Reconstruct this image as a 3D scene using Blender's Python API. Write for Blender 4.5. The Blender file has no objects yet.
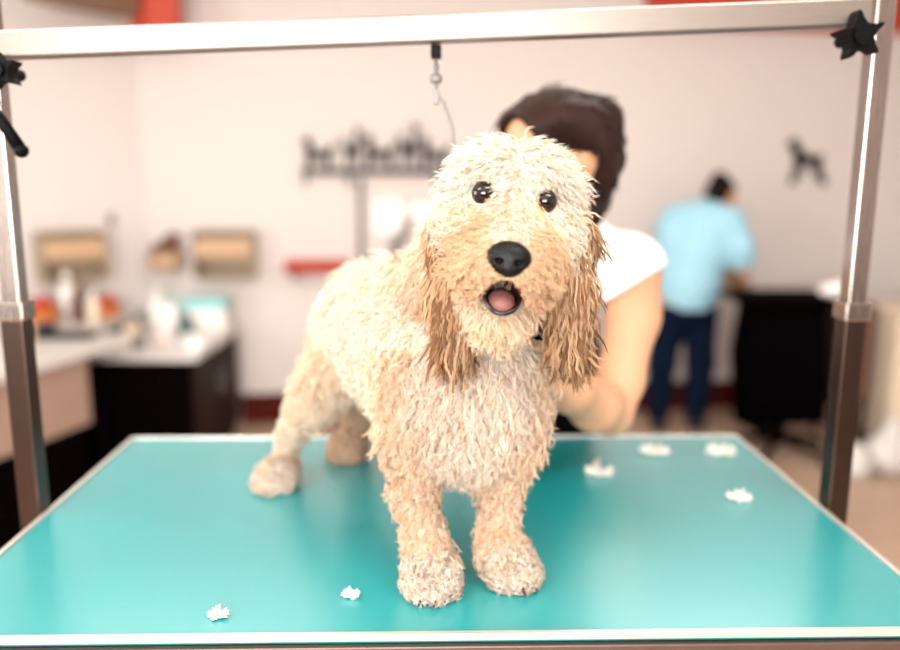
import bpy, bmesh, math, random
import numpy as np
from mathutils import Vector, Matrix
random.seed(7); RNG = np.random.default_rng(11)
S = bpy.context.scene; COL = S.collection
PI = math.pi
def V(*a): return Vector(a)

# ------------------------------------------------------------------ materials
def srgb(r, g, b):
    return tuple(((c/255)/12.92 if c/255 <= .04045 else ((c/255+.055)/1.055)**2.4) for c in (r, g, b)) + (1,)
def mat(name, rgb, rough=.6, metal=0., var=.08, scale=12., bump=0., spec=.5, attr=None, sheen=0., emit=None, coat=0.,
        rough_var=0., stretch=None, trans=0., sss=0.):
    m = bpy.data.materials.new(name); m.use_nodes = True
    nt = m.node_tree; N = nt.nodes; L = nt.links
    b = N['Principled BSDF']
    b.inputs['Roughness'].default_value = rough; b.inputs['Metallic'].default_value = metal
    b.inputs['Specular IOR Level'].default_value = spec
    b.inputs['Sheen Weight'].default_value = sheen; b.inputs['Coat Weight'].default_value = coat
    b.inputs['Transmission Weight'].default_value = trans
    if sss: b.inputs['Subsurface Weight'].default_value = sss; b.inputs['Subsurface Radius'].default_value = (.01, .004, .002)
    tc = N.new('ShaderNodeTexCoord'); mp = N.new('ShaderNodeMapping'); L.new(tc.outputs['Object'], mp.inputs['Vector'])
    if stretch: mp.inputs['Scale'].default_value = stretch
    nz = N.new('ShaderNodeTexNoise'); nz.inputs['Scale'].default_value = scale; nz.inputs['Detail'].default_value = 5
    L.new(mp.outputs[0], nz.inputs['Vector'])
    c = srgb(*rgb)
    if attr:
        a = N.new('ShaderNodeAttribute'); a.attribute_name = attr
        L.new(a.outputs['Color'], b.inputs['Base Color'])
    else:
        mx = N.new('ShaderNodeMix'); mx.data_type = 'RGBA'
        mx.inputs[6].default_value = tuple(x*(1-var) for x in c[:3])+(1,)
        mx.inputs[7].default_value = tuple(min(1, x*(1+var)) for x in c[:3])+(1,)
        L.new(nz.outputs['Fac'], mx.inputs[0]); L.new(mx.outputs[2], b.inputs['Base Color'])
    if rough_var:
        mr = N.new('ShaderNodeMapRange'); mr.inputs[3].default_value = max(0, rough-rough_var); mr.inputs[4].default_value = rough+rough_var
        L.new(nz.outputs['Fac'], mr.inputs[0]); L.new(mr.outputs[0], b.inputs['Roughness'])
    if bump:
        bp = N.new('ShaderNodeBump'); bp.inputs['Strength'].default_value = bump; bp.inputs['Distance'].default_value = .002
        n2 = N.new('ShaderNodeTexNoise'); n2.inputs['Scale'].default_value = scale*8; L.new(mp.outputs[0], n2.inputs['Vector'])
        L.new(n2.outputs['Fac'], bp.inputs['Height']); L.new(bp.outputs[0], b.inputs['Normal'])
    if emit:
        b.inputs['Emission Color'].default_value = srgb(*rgb); b.inputs['Emission Strength'].default_value = emit
    return m
def tile_mat(name, rgb, grout, size):
    m = mat(name, rgb, .35); nt = m.node_tree; N = nt.nodes; L = nt.links; b = N['Principled BSDF']
    br = N.new('ShaderNodeTexBrick'); br.offset = 0; br.squash = 1
    br.inputs['Scale'].default_value = 1; br.inputs['Brick Width'].default_value = size; br.inputs['Row Height'].default_value = size
    br.inputs['Mortar Size'].default_value = .004; br.inputs['Color1'].default_value = srgb(*rgb)
    br.inputs['Color2'].default_value = tuple(x*.88 for x in srgb(*rgb)[:3])+(1,); br.inputs['Mortar'].default_value = srgb(*grout)
    tc = N.new('ShaderNodeTexCoord'); L.new(tc.outputs['Object'], br.inputs['Vector']); L.new(br.outputs['Color'], b.inputs['Base Color'])
    return m
M = dict(
 wall=mat('white_wall_paint', (212, 204, 200), .8, var=.02, scale=2, bump=.05),
 ceiling=mat('ceiling_paint', (236, 232, 228), .85, var=.03, scale=2),
 floor=tile_mat('floor_tile', (184, 156, 134), (146, 122, 104), .45),
 wood_red=mat('red_brown_wood', (74, 20, 10), .6, spec=.1, var=.25, scale=6, stretch=(1, 1, 6), bump=.1),
 beam_red=mat('orange_red_paint', (178, 58, 34), .5, var=.12, scale=4),
 teal=mat('teal_rubber_mat', (0, 138, 142), .42, coat=1., var=.07, scale=9, bump=.06, rough_var=.09, spec=.5),
 khaki_beam=mat('brown_beam_wood', (120, 88, 66), .6, var=.15, scale=5),
 alum=mat('brushed_aluminium_trim', (134, 125, 118), .38, metal=.9, var=.08, scale=20, stretch=(1, 12, 12)),
 steel=mat('brushed_steel_tube', (158, 148, 142), .26, metal=1., var=.08, scale=30, stretch=(14, 14, .6), rough_var=.06),
 rim=mat('pale_metal_rim', (205, 202, 194), .35, metal=.6, var=.06, scale=20),
 brown_steel=mat('brown_grey_steel_edge', (96, 78, 70), .4, metal=.6, var=.15, scale=20),
 steel_dark=mat('dark_steel_sleeve', (80, 65, 58), .32, metal=1., var=.15, scale=20, stretch=(14, 14, .6)),
 black_plastic=mat('black_plastic', (4, 4, 5), .5, spec=.08, var=.2),
 black_metal=mat('black_painted_metal', (8, 7, 8), .5, spec=.1, var=.2),
 black_cloth=mat('black_cloth', (4, 3, 4), .9, spec=.01, var=.3, scale=30, bump=.2),
 dark_wood=mat('dark_brown_cabinet', (36, 20, 16), .6, spec=.12, var=.25, scale=5, stretch=(1, 1, 5), bump=.05),
 black_panel=mat('black_and_shaded_panel', (6, 3, 3), .8, var=.2, spec=.01),  # also carries the shade of the cabinet front and counter recess
 beige_panel=mat('beige_panel', (158, 132, 117), .6, var=.12, scale=4),
 laminate=mat('white_laminate', (200, 197, 193), .35, var=.04, scale=6),
 tan_wood=mat('tan_wood', (184, 152, 120), .55, var=.15, scale=6, stretch=(1, 1, 7), bump=.1),
 khaki_wood=mat('khaki_wood', (160, 142, 118), .6, var=.15, scale=6, bump=.1),
 brown=mat('brown_plastic', (104, 66, 50), .5, var=.15),
 orange=mat('orange_plastic', (214, 128, 62), .5, var=.1),
 red=mat('red_plastic', (178, 44, 22), .45, var=.1),
 redshelf=mat('red_brown_shelf', (168, 48, 26), .6, spec=.2, var=.15),
 cream=mat('cream_enamel', (226, 208, 184), .4, var=.05, scale=4),
 white=mat('white_plastic', (240, 236, 232), .4, var=.03),
 paper=mat('white_paper', (250, 248, 246), .8, var=.02),
 pink_paper=mat('pale_pink_paper', (232, 208, 200), .8, var=.03),
 turquoise=mat('turquoise_plastic', (150, 214, 214), .4, var=.06),
 darkteal=mat('dark_teal_plastic', (50, 92, 86), .35, var=.1),
 navy=mat('navy_plastic', (16, 26, 54), .4, var=.2),
 yellow=mat('pale_yellow_cloth', (232, 196, 140), .85, var=.1, bump=.2),
 grey=mat('grey_metal', (120, 116, 114), .5, metal=.3, var=.1),
 skin=mat('light_skin', (192, 146, 114), .55, spec=.3, var=.06, scale=10, sss=.15),
 lips=mat('lips', (176, 96, 88), .45), eyewhite=mat('eye_white', (235, 232, 228), .2),
 hair=mat('dark_brown_hair', (40, 23, 19), .55, spec=.12, var=.4, scale=18, stretch=(6, 6, 1.2), bump=.5),
 hair_black=mat('black_hair', (22, 10, 9), .6, spec=.1, var=.3, scale=18, bump=.5),
 shirt=mat('white_cotton', (238, 236, 238), .85, var=.03, scale=8, bump=.2),
 shirt_blue=mat('light_blue_cotton', (156, 206, 226), .85, var=.05, scale=8, bump=.2),
 trousers=mat('black_trousers', (7, 7, 9), .9, spec=.02, var=.2, bump=.2),
 jeans=mat('navy_denim', (13, 24, 42), .9, spec=.04, var=.2, scale=20, bump=.3),
 shoe=mat('black_shoe', (18, 16, 18), .5, var=.2), glove=mat('black_glove', (24, 20, 20), .5, var=.2),
 dogskin=mat('dog_skin', (228, 198, 164), .9, spec=.03, attr='tint'),
 fur=mat('dog_fur', (226, 200, 168), .7, attr='tint', spec=.12, sheen=.1),
 tuft=mat('white_fur_clippings', (238, 232, 224), .8, var=.04),
 nose=mat('dog_nose', (9, 8, 9), .34, var=.2, scale=60, bump=.4, spec=.18),
 eye=mat('dog_eye', (20, 9, 6), .06, var=.3, coat=.35, spec=.3),
 mouth=mat('dog_mouth_lining', (66, 20, 18), .35, var=.2), liplining=mat('dog_lip', (16, 10, 11), .3),
 tongue=mat('dog_tongue', (134, 88, 84), .45, spec=.25, var=.1, scale=80, bump=.3), claw=mat('dog_claw', (40, 30, 28), .4),
 glass=mat('window_glass', (230, 240, 245), .05, trans=.9), lamp=mat('added_light_glow', (255, 250, 242), .5, emit=3),  # lamp: glowing surface of the added light panels and windows
)
nt = M['fur'].node_tree; tl = nt.nodes.new('ShaderNodeBsdfTranslucent'); ms = nt.nodes.new('ShaderNodeMixShader'); ms.inputs[0].default_value = .45
at_ = [n for n in nt.nodes if n.type == 'ATTRIBUTE'][0]; nt.links.new(at_.outputs['Color'], tl.inputs['Color'])
nt.links.new(nt.nodes['Principled BSDF'].outputs[0], ms.inputs[1]); nt.links.new(tl.outputs[0], ms.inputs[2]); nt.links.new(ms.outputs[0], nt.nodes['Material Output'].inputs['Surface'])
M['teal'].node_tree.nodes['Principled BSDF'].inputs['Coat IOR'].default_value = 1.75; M['teal'].node_tree.nodes['Principled BSDF'].inputs['Coat Roughness'].default_value = .24
# ------------------------------------------------------------------ helpers
def tag(o, label=None, cat=None, group=None, kind=None):
    if label: o['label'] = label
    if cat: o['category'] = cat
    if group: o['group'] = group
    if kind: o['kind'] = kind
    return o
def link(name, me, m, parent=None, smooth=False):
    o = bpy.data.objects.new(name, me); COL.objects.link(o)
    if m is not None: me.materials.append(M[m] if isinstance(m, str) else m)
    if smooth:
        me.polygons.foreach_set('use_smooth', np.ones(len(me.polygons), bool))
    if parent is not None: o.parent = parent
    return o
def obj(name, bm, m, parent=None, smooth=False):
    me = bpy.data.meshes.new(name); bmesh.ops.recalc_face_normals(bm, faces=bm.faces[:]); bm.to_mesh(me); bm.free()
    return link(name, me, m, parent, smooth)
def thing(name, label, cat, loc=(0, 0, 0), rz=0., group=None):
    o = bpy.data.objects.new(name, None); COL.objects.link(o); o.empty_display_size = .05
    o.location = loc; o.rotation_euler = (0, 0, rz); return tag(o, label, cat, group)
def BM(): return bmesh.new()
def box(bm, x0, x1, y0, y1, z0, z1, bev=0.):
    t = bmesh.new(); bmesh.ops.create_cube(t, size=1)
    for v in t.verts: v.co = V((x0+x1)/2+v.co.x*(x1-x0), (y0+y1)/2+v.co.y*(y1-y0), (z0+z1)/2+v.co.z*(z1-z0))
    if bev: bmesh.ops.bevel(t, geom=t.edges[:], offset=bev, segments=2, affect='EDGES', profile=.6)
    me = bpy.data.meshes.new('t'); t.to_mesh(me); t.free(); bm.from_mesh(me); bpy.data.meshes.remove(me); return bm
def tube(bm, pts, r, seg=10, r1=None):
    pts = [Vector(p) for p in pts]; n = len(pts); rings = []
    for i, p in enumerate(pts):
        d = (pts[min(i+1, n-1)]-pts[max(i-1, 0)]).normalized()
        a = d.cross(V(0, 0, 1)) if abs(d.z) < .95 else d.cross(V(1, 0, 0)); a.normalize(); b = d.cross(a)
        rr = r if r1 is None else r+(r1-r)*i/(n-1)
        rings.append([bm.verts.new(p+(a*math.cos(2*PI*k/seg)+b*math.sin(2*PI*k/seg))*rr) for k in range(seg)])
    for i in range(n-1):
        for k in range(seg): bm.faces.new((rings[i][k], rings[i][(k+1) % seg], rings[i+1][(k+1) % seg], rings[i+1][k]))
    bm.faces.new(rings[0][::-1]); bm.faces.new(rings[-1]); return bm
def lathe(bm, prof, c=(0, 0, 0), seg=20):
    rings = [[bm.verts.new(V(c[0]+r*math.cos(2*PI*k/seg), c[1]+r*math.sin(2*PI*k/seg), c[2]+z)) for k in range(seg)] for r, z in prof]
    for i in range(len(rings)-1):
        for k in range(seg): bm.faces.new((rings[i][k], rings[i][(k+1) % seg], rings[i+1][(k+1) % seg], rings[i+1][k]))
    bm.faces.new(rings[0][::-1]); bm.faces.new(rings[-1]); return bm
def prism(bm, poly, y0, y1):          # outline in x, z extruded in y
    a = [bm.verts.new((x, y0, z)) for x, z in poly]; b = [bm.verts.new((x, y1, z)) for x, z in poly]
    bm.faces.new(a); bm.faces.new(b[::-1]); n = len(poly)
    for i in range(n): bm.faces.new((a[i], b[i], b[(i+1) % n], a[(i+1) % n]))
    return bm
def sph(bm, c, r, sub=2, rot=None):
    t = bmesh.new(); bmesh.ops.create_icosphere(t, subdivisions=sub, radius=1)
    r = (r, r, r) if isinstance(r, (int, float)) else r
    for v in t.verts:
        q = V(v.co.x*r[0], v.co.y*r[1], v.co.z*r[2])
        if rot is not None: q = rot @ q
        v.co = q+Vector(c)
    me = bpy.data.meshes.new('t'); t.to_mesh(me); t.free(); bm.from_mesh(me); bpy.data.meshes.remove(me); return bm

# -------------------------------------------------- smooth bodies (implicit surfaces)
class Body:
    def __init__(s, k=.01): s.b = []; s.k = k
    def cap(s, p0, r0, p1, r1, **t): s.b.append(('c', np.array(p0, float), r0, np.array(p1, float), r1, t)); return s
    def chain(s, pts, **t):
        for (p, r), (q, u) in zip(pts[:-1], pts[1:]): s.cap(p, r, q, u, **t)
        return s
    def ell(s, c, r, R=None, **t):
        s.b.append(('e', np.array(c, float), np.array(r, float), np.eye(3) if R is None else np.array(R, float), 0, t)); return s
    def dist(s, b, P):
        if b[0] == 'c':
            v = b[3]-b[1]; t = np.clip(((P-b[1])@v)/max(1e-12, v@v), 0, 1)
            return np.linalg.norm(P-b[1]-t[..., None]*v, axis=-1)-(b[2]+t*(b[4]-b[2]))
        q = (P-b[1])@b[3]; k0 = np.linalg.norm(q/b[2], axis=-1); k1 = np.linalg.norm(q/b[2]**2, axis=-1)
        return k0*(k0-1)/np.maximum(k1, 1e-9)
    def bounds(s, b):
        if b[0] == 'c': return np.minimum(b[1]-b[2], b[3]-b[4]), np.maximum(b[1]+b[2], b[3]+b[4])
        m = b[2].max(); return b[1]-m, b[1]+m
    def mesh(s, h, cut=None):
        k = s.k; B = [s.bounds(b) for b in s.b]; mg = 5*k+2*h
        lo = np.min([x[0] for x in B], 0)-mg; hi = np.max([x[1] for x in B], 0)+mg
        n = np.ceil((hi-lo)/h).astype(int)+1; E = np.zeros(n, np.float64)
        for b, (l, u) in zip(s.b, B):
            i0 = np.maximum(((l-mg-lo)/h).astype(int), 0); i1 = np.minimum(((u+mg-lo)/h).astype(int)+2, n)
            ax = [lo[a]+h*np.arange(i0[a], i1[a]) for a in range(3)]
            P = np.stack(np.meshgrid(*ax, indexing='ij'), -1)
            E[i0[0]:i1[0], i0[1]:i1[1], i0[2]:i1[2]] += np.exp(-np.clip(s.dist(b, P), -40*k, 40*k)/k)
        D = -k*np.log(np.maximum(E, 1e-18))
        if cut is not None:
            ax = [lo[a]+h*np.arange(n[a]) for a in range(3)]
            D = np.maximum(D, cut(np.stack(np.meshgrid(*ax, indexing='ij'), -1)))
        ins = D < 0
        c = np.zeros(np.array(n)-1, int)
        offs = [(i, j, l) for i in (0, 1) for j in (0, 1) for l in (0, 1)]
        sl = lambda A, o: A[o[0]:n[0]-1+o[0], o[1]:n[1]-1+o[1], o[2]:n[2]-1+o[2]]
        for o in offs: c += sl(ins, o)
        act = (c > 0) & (c < 8); idx = -np.ones(act.shape, int); idx[act] = np.arange(act.sum())
        acc = np.zeros((act.sum(), 3)); cnt = np.zeros(act.sum())
        for a in offs:
            for ax in range(3):
                if a[ax]: continue
                b_ = list(a); b_[ax] = 1; b_ = tuple(b_)
                da = sl(D, a)[act]; db = sl(D, b_)[act]; cr = (da < 0) != (db < 0)
                t = np.where(cr, da/np.where(cr, da-db, 1), 0)
                p = np.tile(np.array(a, float), (len(da), 1)); p[:, ax] += t
                acc[cr] += p[cr]; cnt[cr] += 1
        vs = lo+h*(np.argwhere(act)+acc/cnt[:, None])
        F = []
        for ax in range(3):
            u, w = [(1, 2), (2, 0), (0, 1)][ax]
            A = ins[tuple(slice(0, -1) if q == ax else slice(None) for q in range(3))]
            Bq = ins[tuple(slice(1, None) if q == ax else slice(None) for q in range(3))]
            e = np.argwhere(A != Bq); ok = (e[:, u] > 0) & (e[:, w] > 0) & (e[:, u] < n[u]-1) & (e[:, w] < n[w]-1); e = e[ok]
            fl = A[tuple(e.T)]
            def cell(du, dw):
                q = e.copy(); q[:, u] -= du; q[:, w] -= dw; return idx[tuple(q.T)]
            f = np.stack([cell(1, 1), cell(0, 1), cell(0, 0), cell(1, 0)], 1)
            f[~fl] = f[~fl][:, ::-1]; F.append(f)
        return vs, np.concatenate(F)
    def nearest(s, P, jit=0.):
        D = np.stack([s.dist(b, P)+(RNG.normal(0, jit, len(P)) if jit else 0) for b in s.b]); return D.argmin(0)
def raw_mesh(name, vs, F):
    me = bpy.data.meshes.new(name); nf, k = F.shape
    me.vertices.add(len(vs)); me.vertices.foreach_set('co', vs.astype(np.float32).ravel())
    me.loops.add(nf*k); me.loops.foreach_set('vertex_index', F.astype(np.int32).ravel())
    me.polygons.add(nf); me.polygons.foreach_set('loop_start', np.arange(0, nf*k, k, dtype=np.int32))
    me.polygons.foreach_set('loop_total', np.full(nf, k, np.int32))
    me.update(calc_edges=True); me.validate(); return me
def tint(me, cols):
    a = me.color_attributes.new('tint', 'FLOAT_COLOR', 'POINT')
    a.data.foreach_set('color', np.concatenate([cols, np.ones((len(cols), 1))], 1).astype(np.float32).ravel())
def body_obj(name, B, h, m, parent=None, cut=None, loc=None):
    vs, F = B.mesh(h, cut)
    if loc is not None: vs = vs-np.array(loc)
    o = link(name, raw_mesh(name, vs, F), m, parent, True)
    if loc is not None: o.location = loc
    return o

def nrm(v): return v/np.maximum(np.linalg.norm(v, axis=-1, keepdims=True), 1e-9)
def sample(vs, F, n, w=None):
    T = np.concatenate([F[:, [0, 1, 2]], F[:, [0, 2, 3]]]); a, b, c = vs[T[:, 0]], vs[T[:, 1]], vs[T[:, 2]]
    cr = np.cross(b-a, c-a); ar = np.linalg.norm(cr, axis=1)
    if w is not None: ar = ar*w((a+b+c)/3)
    i = RNG.choice(len(T), n, p=ar/ar.sum()); u = RNG.random((n, 2)); fl = u.sum(1) > 1; u[fl] = 1-u[fl]
    return a[i]+u[:, :1]*(b-a)[i]+u[:, 1:]*(c-a)[i], nrm(cr[i])
def locks(root, nor, L, flow, lift, cols, per=9, K=6, R=.004, width=.0006, curl=.004, freq=7., tight=.75, frizz=.25):
    """tapering curly strands gathered in clumps: 3-sided tubes, all in one mesh"""
    n = len(root); up = nrm(nor)
    ft = flow-up*(flow*up).sum(1, keepdims=True)*.85
    d0 = nrm(up*lift[:, None]+ft*(1-lift[:, None])+RNG.normal(0, .22, (n, 3)))
    d1 = nrm(d0*.45+flow*.6+RNG.normal(0, .12, (n, 3))+up*.05)
    u = nrm(np.cross(d0, RNG.normal(0, 1, (n, 3)))); v = nrm(np.cross(d0, u))
    ph = RNG.random(n)*2*PI; fq = freq*(.6+.8*RNG.random(n)); am = curl*(.4+1.1*RNG.random(n))
    s = np.linspace(0, 1, K)
    path = np.zeros((n, K, 3)); path[:, 0] = root
    for k in range(1, K):
        path[:, k] = path[:, k-1]+nrm(d0*(1-s[k])+d1*s[k])*(L/(K-1))[:, None]
    cu = (u[:, None]*np.cos(ph[:, None]+fq[:, None]*s)[..., None]+v[:, None]*np.sin(ph[:, None]+fq[:, None]*s)[..., None])
    path += cu*(am[:, None]*s**.7)[..., None]
    # strands
    N_ = n*per; P = np.repeat(path, per, 0)
    t1 = nrm(np.cross(up, RNG.normal(0, 1, (n, 3)))); t2 = np.cross(up, t1)
    rr = R*np.sqrt(RNG.random(N_)); th = RNG.random(N_)*2*PI
    off = np.repeat(t1, per, 0)*(rr*np.cos(th))[:, None]+np.repeat(t2, per, 0)*(rr*np.sin(th))[:, None]
    P = P+off[:, None]*(1-tight*s**.8)[None, :, None]
    P += nrm(RNG.normal(0, 1, (N_, 3)))[:, None]*(frizz*np.repeat(L, per)[:, None]*s**2*RNG.random((N_, 1))*.5)[..., None]
    P += np.repeat(up, per, 0)[:, None]*0
    d = nrm(np.gradient(P, axis=1)); a = nrm(np.cross(d, np.repeat(up, per, 0)[:, None]+.13)); b = np.cross(d, a)
    w = width*(.7+.6*RNG.random(N_))[:, None]*np.array([1, 1, .95, .85, .65, .15] if K == 6 else 1-s**3*.85)[None]
    rings = np.stack([P+(a*math.cos(q)+b*math.sin(q))*w[..., None] for q in (0, 2*PI/3, 4*PI/3)], 2)   # N_,K,3,3
    vs = rings.reshape(-1, 3); base = (np.arange(N_)*K*3)[:, None, None]
    kk = (np.arange(K-1)*3)[None, :, None]; j = np.arange(3)[None, None]; j2 = (j+1) % 3
    F = np.stack([base+kk+j, base+kk+j2, base+kk+3+j2, base+kk+3+j], -1).reshape(-1, 4)
    cc = np.repeat(cols, per, 0)*(1+RNG.normal(0, .07, (N_, 1))); cc = np.clip(cc, .01, .95)
    return vs, F, np.repeat(cc, K*3, 0)
def fur_obj(name, parts, m, parent, label=None):
    o = 0; VS = []; FS = []; CS = []
    for vs, F, c in parts: VS.append(vs); FS.append(F+o); CS.append(c); o += len(vs)
    me = raw_mesh(name, np.concatenate(VS), np.concatenate(FS)); tint(me, np.concatenate(CS))
    ob = link(name, me, m, parent, True)
    if label: ob['label'] = label
    return ob
# ------------------------------------------------------------------ the dog
TZ0 = 1.02
HC = np.array([.066, .882, 1.470]); TILT = math.radians(7); YAW = math.radians(-2)
ct_, st_ = math.cos(TILT), math.sin(TILT); cy_, sy_ = math.cos(YAW), math.sin(YAW)
RH = np.array([[ct_, 0, st_], [0, 1, 0], [-st_, 0, ct_]]) @ np.array([[cy_, -sy_, 0], [sy_, cy_, 0], [0, 0, 1]])
def hl(x, y, z): return HC+RH@np.array([x, y, z])
dg = Body(.009)
CREAM = (.92, .75, .58); PALE = (.96, .85, .73); TAN = (.62, .39, .20); APR = (.78, .56, .36); GOLD = (.58, .36, .18)
dn = (0, 0, -1)
# torso
T = dict(L=.023, lift=.36, flow=(-.15, .25, -1), col=PALE, kind='torso')
dg.chain([((.025, .955, 1.235), .062), ((-.015, 1.00, 1.305), .080), ((-.055, 1.07, 1.305), .083), ((-.105, 1.15, 1.300), .074), ((-.135, 1.21, 1.275), .064)], **T)
dg.ell((-.015, 1.0, 1.26), (.085, .08, .10), **T)
dg.ell((-.07, 1.08, 1.255), (.068, .08, .065), **T)
# chest
Cc = dict(L=.027, lift=.30, flow=(0, -.25, -1), col=(.93, .80, .68), kind='chest')
dg.ell((.022, .925, 1.255), (.070, .060, .085), **Cc)
dg.ell((.020, .940, 1.195), (.045, .05, .042), **Cc)
# neck
Nn = dict(L=.028, lift=.36, flow=(0, -.1, -1), col=CREAM, kind='neck')
dg.chain([((-.005, 1.01, 1.33), .078), ((.028, .965, 1.385), .060), ((.058, .915, 1.43), .052)], **Nn)
# shoulders and forelegs
Lg = dict(L=.015, lift=.34, flow=(0, -.1, -1), col=(.87, .68, .50), kind='leg')
Sh = dict(L=.023, lift=.32, flow=(0, -.1, -1), col=(.89, .70, .52), kind='leg')
dg.chain([((-.040, .95, 1.27), .046), ((-.047, .935, 1.195), .034)], **Sh)
dg.chain([((-.047, .935, 1.195), .030), ((-.044, .915, 1.13), .0205), ((-.030, .895, 1.075), .0165), ((-.024, .885, 1.05), .018)], **Lg)
dg.chain([((.082, .95, 1.26), .044), ((.078, .94, 1.19), .031)], **Sh)
dg.chain([((.078, .94, 1.19), .028), ((.062, .925, 1.13), .020), ((.060, .91, 1.075), .0165), ((.062, .905, 1.05), .018)], **Lg)
Pw = dict(L=.009, lift=.55, flow=(0, -.5, -.6), col=(.93, .80, .68), kind='paw')
def paw(c, ang, s=1.):
    ca, sa = math.cos(ang), math.sin(ang)
    q = lambda x, y, z: (c[0]+(x*ca-y*sa)*s, c[1]+(x*sa+y*ca)*s, TZ0+z*s)
    dg.ell(q(0, .004, .020), (.022*s, .028*s, .016*s), **Pw)
    tips = []
    for i, (tx, ty) in enumerate(((-.021, -.021), (-.008, -.035), (.008, -.035), (.021, -.021))):
        dg.cap(q(tx*.8, ty*.4, .020), .0098*s, q(tx, ty, .0125), .0095*s, **Pw); tips.append((q(tx*1.04, ty*1.2-.006, .009), q(tx*1.08, ty*1.3-.011, .004)))
    return tips
TIPS = paw((-.019, .876), -.12) + paw((.070, .900), .5)
# hind legs
Hn = dict(L=.018, lift=.32, flow=(0, .1, -1), col=(.92, .76, .59), kind='hind')
Hl = dict(L=.012, lift=.3, flow=(0, .1, -1), col=(.93, .80, .66), kind='hind')
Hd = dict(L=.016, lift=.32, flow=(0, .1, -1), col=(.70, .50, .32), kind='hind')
dg.chain([((-.155, 1.19, 1.265), .050), ((-.185, 1.155, 1.205), .036), ((-.213, 1.15, 1.165), .026)], **Hn)
dg.chain([((-.213, 1.15, 1.165), .025), ((-.245, 1.195, 1.115), .0165), ((-.262, 1.225, 1.092), .0120), ((-.262, 1.205, 1.05), .0115)], **Hl)
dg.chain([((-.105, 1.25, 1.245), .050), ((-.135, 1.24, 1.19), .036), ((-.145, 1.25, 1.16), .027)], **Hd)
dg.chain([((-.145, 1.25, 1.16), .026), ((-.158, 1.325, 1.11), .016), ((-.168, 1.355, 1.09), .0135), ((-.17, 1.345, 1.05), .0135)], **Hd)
TIPS += paw((-.270, 1.192), -.35) + paw((-.175, 1.33), -.3)
# tail, hanging behind the rump
dg.chain([((-.14, 1.25, 1.30), .018), ((-.13, 1.30, 1.29), .014), ((-.125, 1.325, 1.24), .010)], L=.045, lift=.3, flow=(0, .1, -1), col=CREAM, kind='tail')
# head
Hh = dict(L=.021, lift=.48, flow=(0, -.12, -.35), col=(.98, .86, .76), kind='crown')
Fc = dict(L=.015, lift=.45, flow=(0, -.2, -1), col=(.96, .82, .68), kind='face')
Mz = dict(L=.020, lift=.42, flow=(0, -.15, -1), col=(.84, .60, .38), kind='muzzle')
Jw = dict(L=.019, lift=.45, flow=(0, -.05, -1), col=(.90, .74, .56), kind='jaw')
dg.ell(hl(0, .004, .012), (.057, .066, .056), RH, **Hh)
dg.ell(hl(0, -.035, .034), (.044, .026, .022), RH, **Hh)
dg.ell(hl(0, -.052, -.008), (.030, .026, .026), RH, **Fc)
for sx in (-1, 1):
    dg.ell(hl(sx*.040, -.038, -.022), (.026, .03, .028), RH, **Fc)
    dg.cap(hl(sx*.018, -.055, -.036), .024, hl(sx*.013, -.113, -.056), .0165, **Mz)
    dg.cap(hl(sx*.025, -.06, -.054), .021, hl(sx*.022, -.103, -.066), .0115, **Mz)
dg.cap(hl(0, -.05, -.018), .022, hl(0, -.112, -.044), .0130, **Mz)
for sx in (-1, 1): dg.cap(hl(sx*.024, -.035, -.075), .018, hl(sx*.009, -.088, -.113), .0095, **Jw)
dg.cap(hl(0, -.03, -.075), .022, hl(0, -.086, -.115), .0095, **Jw)
# ears: flat flaps hanging from the sides of the skull
Er = dict(L=.040, lift=.02, flow=(0, -.03, -1), col=(.72, .48, .28), kind='ear')
Et = dict(L=.018, lift=.08, flow=(0, -.05, -1), col=(.88, .70, .48), kind='ear')
for sx, bx in ((-1, .006), (1, .129)):
    a = hl(sx*.052, .004, .030)
    dg.cap(a, .014, (bx, .885, 1.452), .013, **Et)
    for dy in (-.014, .0, .014):
        dg.chain([((bx+sx*.004, .878+dy, 1.448), .0105), ((bx, .872+dy, 1.39), .0115), ((bx+(.0 if sx < 0 else .006), .868+dy*.8, 1.325), .009)], **Er)
MC = hl(0, -.088, -.079)
def mouth_cut(P):
    q = (P-MC)@RH; r = np.array([.0180, .050, .0220]); k0 = np.linalg.norm(q/r, axis=-1); k1 = np.linalg.norm(q/r**2, axis=-1)
    m = -(k0*(k0-1)/np.maximum(k1, 1e-9))
    return np.maximum(m, TZ0+.0008-P[..., 2])
dvs, dF = dg.mesh(.0042, mouth_cut)
DB = np.array([-.05, 1.0, TZ0])
dme = raw_mesh('dog', dvs-DB, dF)
near = dg.nearest(dvs); TG = [b[5] for b in dg.b]
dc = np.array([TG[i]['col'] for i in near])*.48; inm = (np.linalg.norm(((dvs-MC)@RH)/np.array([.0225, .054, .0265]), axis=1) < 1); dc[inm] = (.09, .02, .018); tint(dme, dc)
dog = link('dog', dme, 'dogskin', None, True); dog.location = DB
tag(dog, 'shaggy damp cream poodle-cross dog standing on the teal table, mouth open', 'dog')
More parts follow.
